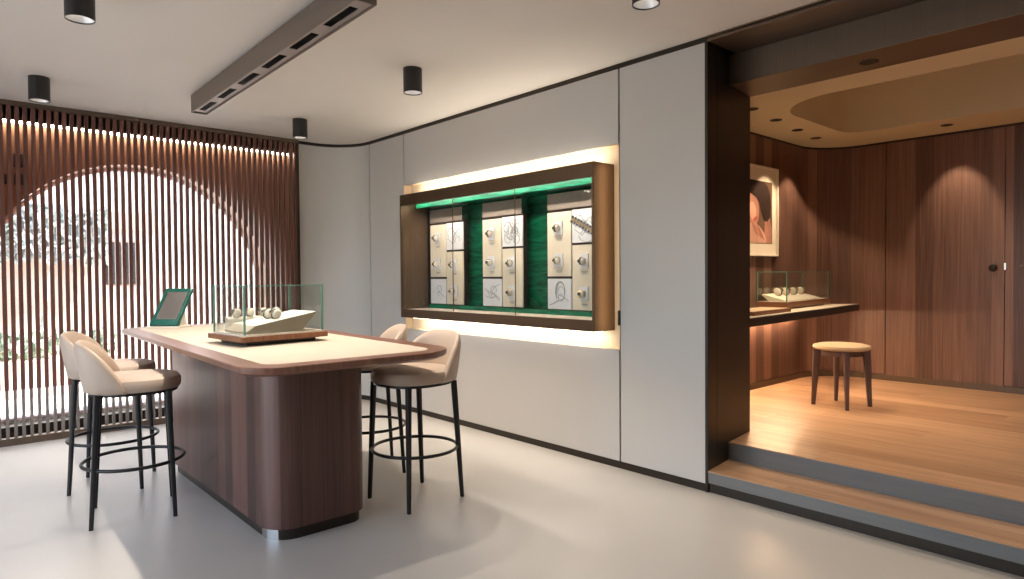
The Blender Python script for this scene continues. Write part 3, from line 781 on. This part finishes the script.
blob('shoulder_shape', [(.10, -.10), (.20, -.06), (.235, -.15), (.235, -.29), (.10, -.29)], 'print_skin', .0004)
blob('wrist_shape', [(-.22, -.13), (-.10, -.105), (.0, -.14), (.09, -.20), (.13, -.26), (.12, -.293), (-.22, -.293)], 'print_skin_light', .0010)
for k in range(4): blob('finger_shape', ell(.065-.055*k, -.215+.022*k, .085, .020, -.75-.05*k), 'print_skin' if k % 2 else 'print_skin_light', .0014+.0003*k)
for k in range(3): blob('crease_shape', ell(.035-.055*k, -.21+.022*k, .078, .004, -.78-.05*k), 'print_lip', .0027)
# alcove glass case, watches, flat tray
ang = .09
CO = (-2.757, 6.015, SZ)
def A(x, y, z): return Matrix.Translation(CO) @ Matrix.Rotation(ang, 4, 'Z') @ Vector((x, y, z))
t = thing('display_case', 'glass display case with walnut base standing on the black alcove shelf', 'display case', CO, ang)
p = B(); p.box(-.10, .10, -.50, .50, 0, .014); obj('foot', p, 'black', t)
p = B(); p.box(-.14, .14, -.56, .56, .012, .061); obj('base', p, 'case_wood', t, bevel=.002)
p = B(); p.box(-.125, .125, -.545, .545, .061, .064); obj('base_inlay', p, 'cream', t)
p = B(); glass_box(p, -.128, .128, -.548, .548, .064, .325); obj('glass_cover', p, ['glass', 'glass_edge'], t)
tr = thing('watch_tray', 'cream sloping watch tray in the glass case on the alcove shelf', 'watch tray', A(-.01, -.03, .064), ang)
p = B(); p.prism([(.105, .0), (-.04, .0), (-.105, .05), (-.105, .062), (.05, .024), (.105, .008)], -.45, .45, 0, 'y'); obj('wedge', p, 'cream', tr, bevel=.002)
ca = []
for k, yy in enumerate((-.27, -.09, .11, .30)):
    ca.append((-.03, yy, .080))
mw = Matrix.Translation(tr.location) @ Matrix.Rotation(ang, 4, 'Z')
for (x, y, z), lb in zip(ca, ('nearest the portal', 'second from the portal', 'third from the portal', 'farthest from the portal')):
    q = cushion_mesh(); R = Matrix.Translation((x, y, z)) @ Matrix.Rotation(PI/2, 4, 'Z') @ Matrix.Rotation(-.5, 4, 'X') @ Matrix.Scale(1.1, 4)
    bmesh.ops.transform(q.bm, matrix=R, verts=q.bm.verts); obj('cushion', q, 'cream', tr, smooth=True)
    wm = mw @ Matrix.Translation((x, y, z)) @ Matrix.Rotation(PI/2, 4, 'Z') @ Matrix.Rotation(-.5, 4, 'X')
    place_watch(wm.translation, wm.to_euler(), 'watch on the tray of the alcove case, '+lb, 'watches in the alcove case', 1.1, 'dark')
p = B(); p.box(-.13, .13, -.42, .30, 0, .028); p.box(-.112, .112, -.40, .28, .028, .031, 1)
t = tag(obj('flat_tray', p, ['case_wood', 'seat_beige'], bevel=.002), 'low flat wooden tray lying in front of the case on the alcove shelf', 'tray')
t.location = (-2.52, 4.90, SZ); t.rotation_euler = (0, 0, ang)
# round stool
t = thing('round_stool', 'low round stool with cream seat and four plum wooden legs in the alcove', 'stool', (-2.11, 5.425, Z2), -.22)
p = B(); p.lathe([(.185, .448), (.205, .455), (.211, .468), (.205, .484), (.17, .493), (.001, .497)], 40, cap=False); p.lathe([(.185, .448), (.001, .448)], 40, cap=False); obj('seat', p, 'seat_beige', t, smooth='auto')
p = B(); p.lathe([(.160, .405), (.160, .448), (.140, .448), (.140, .405), (.160, .405)], 36, cap=False); obj('apron', p, 'stool_wood', t, smooth='auto')
for k in range(4):
    a = PI/4+k*PI/2; R = Matrix.Rotation(a, 4, 'Z')
    p = B(); rg = []
    for z, rc, hw in ((.448, .182, .026), (.39, .184, .026), (.0, .206, .0155)):
        rg.append([R @ Vector((rc+x, y, z)) for x, y in rrect(-hw, hw, -hw*.8, hw*.8, hw*.3, 3)])
    p.loft(rg); obj('leg', p, 'stool_wood', t, smooth='auto')
# recessed spots
def make_recessed():
    t = thing('recessed_spot', '', 'recessed spotlight')
    p = B(); p.lathe([(.048, 0), (.048, -.003), (.036, -.003), (.036, 0)], 24, cap=False); obj('trim_ring', p, 'pitch', t, smooth='auto')
    p = B(); p.lathe([(.036, -.001), (.001, -.0012)], 24, cap=False); obj('lamp_face', p, 'pitch', t)
    return t
r0 = make_recessed()
rs = [((-2.535, 4.794, AH), 'dark recessed spot in the alcove ceiling, first of the row beside the portal'), ((-2.585, 5.29, AH), 'dark recessed spot in the alcove ceiling, second of the row from the portal'),
      ((-2.64, 5.807, AH), 'dark recessed spot in the alcove ceiling, third of the row from the portal'), ((-2.681, 6.286, AH), 'dark recessed spot in the alcove ceiling, fourth of the row by the corner'),
      ((-1.704, 6.621, AH), 'dark recessed spot in the alcove ceiling above the wooden door'), ((-1.391, 3.942, 2.475), 'dark recessed spot under the bronze lintel of the portal')]
for i, (q, lb) in enumerate(rs):
    r = r0 if i == 0 else copy_tree(r0)
    r.location = q; r['label'] = lb; r['group'] = 'recessed alcove spots'
for (x, y, z), _ in rs[:4]: spot('alcove_beam', (x, y, z-.006), 62, 40, (1, .74, .48), .35, .015, (x, y, 0))
spot('alcove_beam', (-1.704, 6.621, AH-.006), 45, 26, WARMER, .6, .02, (-1.70, AY, AH-.75))
for x in (-.55, .6): spot('alcove_beam', (x, 6.621, AH-.006), 40, 26, WARMER, .6, .02, (x, AY, AH-.75))
for x in (-1.391, -.2, 1.0): spot('alcove_beam', (x, 3.942, 2.469), 30, 50, (1, .83, .64), .5, .02)
for x, y in ((-1.0, 5.5), (.3, 5.5)): spot('alcove_beam', (x, y, AH+dz-.01), 70, 58, (1, .83, .64), .6, .03)

# ------------------------------------------------------------------ outside the arched window
b = B(); b.box(-16, -6.88, -8, 12, -.2, -.0); struct('floor_street', b, 'pavement')
t = thing('street_building', 'pale sunlit street facade seen through the slats beyond the arched window', 'building', (-9.6, 2.6, 0))
p = B(); p.box(-.3, 0, -5, 5, 0, 5.2); obj('wall', p, 'facade_pale', t)
p = B(); p.box(0, .05, -5, -.9, 0, 1.55); obj('peach_wall', p, 'facade', t)
p = B(); p.box(0, .06, -1.05, -.3, 1.92, 2.15); obj('band', p, 'facade_band', t)
p = B(); p.box(0, .04, -.95, -.50, 1.20, 1.78); p.box(.04, .05, -.93, -.735, 1.22, 1.76, 1); p.box(.04, .05, -.715, -.52, 1.22, 1.76, 1); obj('window', p, ['facade_band', 'dark_window'], t)
def foliage(name, n, cx, cy, cz, rx, ry, rz, size, mat, parent=None):
    p = B()
    for k in range(n):
        q = Vector((cx+random.uniform(-rx, rx), cy+random.uniform(-ry, ry), cz+random.uniform(-rz, rz)))
        R = Matrix.Translation(q) @ Matrix.Rotation(random.uniform(0, 6.28), 4, 'Z') @ Matrix.Rotation(random.uniform(-1, 1), 4, 'X')
        s = size*random.uniform(.6, 1.3)
        vs = [p.bm.verts.new(R @ Vector(v)) for v in ((0, 0, -s), (s*.5, .01, -s*.2), (s*.35, 0, s*.6), (0, .005, s), (-s*.35, 0, s*.6), (-s*.5, .01, -s*.2))]
        p.bm.faces.new(vs)
    return obj(name, p, mat, parent)
t = thing('planter', 'peach planter wall with leafy flowering plants outside the window', 'planter', (-9.05, 1.1, 0))
p = B(); p.box(-.25, .25, -1.0, .62, 0, .40); obj('planter_box', p, 'facade', t)
foliage('leaves', 420, 0, -.2, .54, .2, .75, .14, .05, 'leaf', t); foliage('flowers', 90, .05, -.2, .60, .2, .75, .12, .03, 'flower', t)
t = thing('climbing_shrub', 'grey green climbing shrub on the facade seen through the slats', 'shrub', (-9.40, 1.1, 0))
foliage('leaves', 900, 0, 0, 1.83, .06, .62, .33, .06, 'leaf_pale', t)
p = B(); p.tube([(-.03, -.2, 0), (0, -.1, .7), (0, 0, 1.4), (.02, .1, 1.9)], [.022, .02, .014, .008], 8); obj('stem', p, 'leaf_pale', t, smooth=True)

# ------------------------------------------------------------------ daylight
W = bpy.data.worlds.new('world'); S.world = W; W.use_nodes = True
nt = W.node_tree; bg = nt.nodes['Background']; sky = nt.nodes.new('ShaderNodeTexSky')
sky.sky_type = 'NISHITA'; sky.sun_disc = False; sky.sun_elevation = math.radians(60); sky.sun_rotation = math.radians(90)
nt.links.new(sky.outputs[0], bg.inputs[0]); bg.inputs[1].default_value = .8
sun = bpy.data.lights.new('sun', 'SUN'); sun.energy = 30; sun.angle = .01; sun.color = (1, .95, .88)
so = bpy.data.objects.new('sun', sun); C.objects.link(so); so.rotation_euler = Vector((-.22, -.60, -.77)).to_track_quat('-Z', 'Y').to_euler()
def area(name, loc, tgt, sx, sy, e, col):
    l = bpy.data.lights.new(name, 'AREA'); l.shape = 'RECTANGLE'; l.size = sx; l.size_y = sy; l.energy = e; l.color = col
    o = bpy.data.objects.new(name, l); C.objects.link(o); o.location = loc
    o.rotation_euler = (Vector(tgt)-Vector(loc)).to_track_quat('-Z', 'Y').to_euler(); return o
area('shop_window_daylight', ((wx0+wx1)/2, YF-.12, 1.3), ((wx0+wx1)/2, 0, 1.3), 4.5, 2.25, 48, (.93, .96, 1.0))  # added fill light from behind the camera, out of view
area('arch_daylight', (-7.1, AC, 1.3), (0, AC, 1.0), 2.2, 2.2, 45, (.95, .97, 1.0))

# ------------------------------------------------------------------ camera
f, yaw, pitch, roll = 652.4, .7319, -.0218, -.0077
v = Vector((-math.cos(yaw), math.sin(yaw), 0)); r = Vector((v.y, -v.x, 0)); u = Vector((0, 0, 1))
v2 = v*math.cos(pitch)+u*math.sin(pitch); u2 = -v*math.sin(pitch)+u*math.cos(pitch)
r3 = r*math.cos(roll)+u2*math.sin(roll); u3 = -r*math.sin(roll)+u2*math.cos(roll)
cam = bpy.data.cameras.new('camera'); co = bpy.data.objects.new('camera', cam); C.objects.link(co)
cam.sensor_width = 36; cam.lens = f/1024*36; cam.clip_start = .01
co.matrix_world = Matrix(((r3.x, u3.x, -v2.x, 0), (r3.y, u3.y, -v2.y, 0), (r3.z, u3.z, -v2.z, 1.3), (0, 0, 0, 1)))
S.camera = co

S.view_settings.view_transform = 'Standard'; S.view_settings.look = 'None'; S.view_settings.gamma = 1; S.view_settings.use_curve_mapping = False
S.view_settings.exposure = 0.0
cy = S.cycles; cy.use_denoising = True; cy.max_bounces = 10; cy.diffuse_bounces = 5; cy.glossy_bounces = 4; cy.transparent_max_bounces = 24
cy.sample_clamp_indirect = 4.0; cy.caustics_reflective = False; cy.caustics_refractive = False; cy.blur_glossy = .5
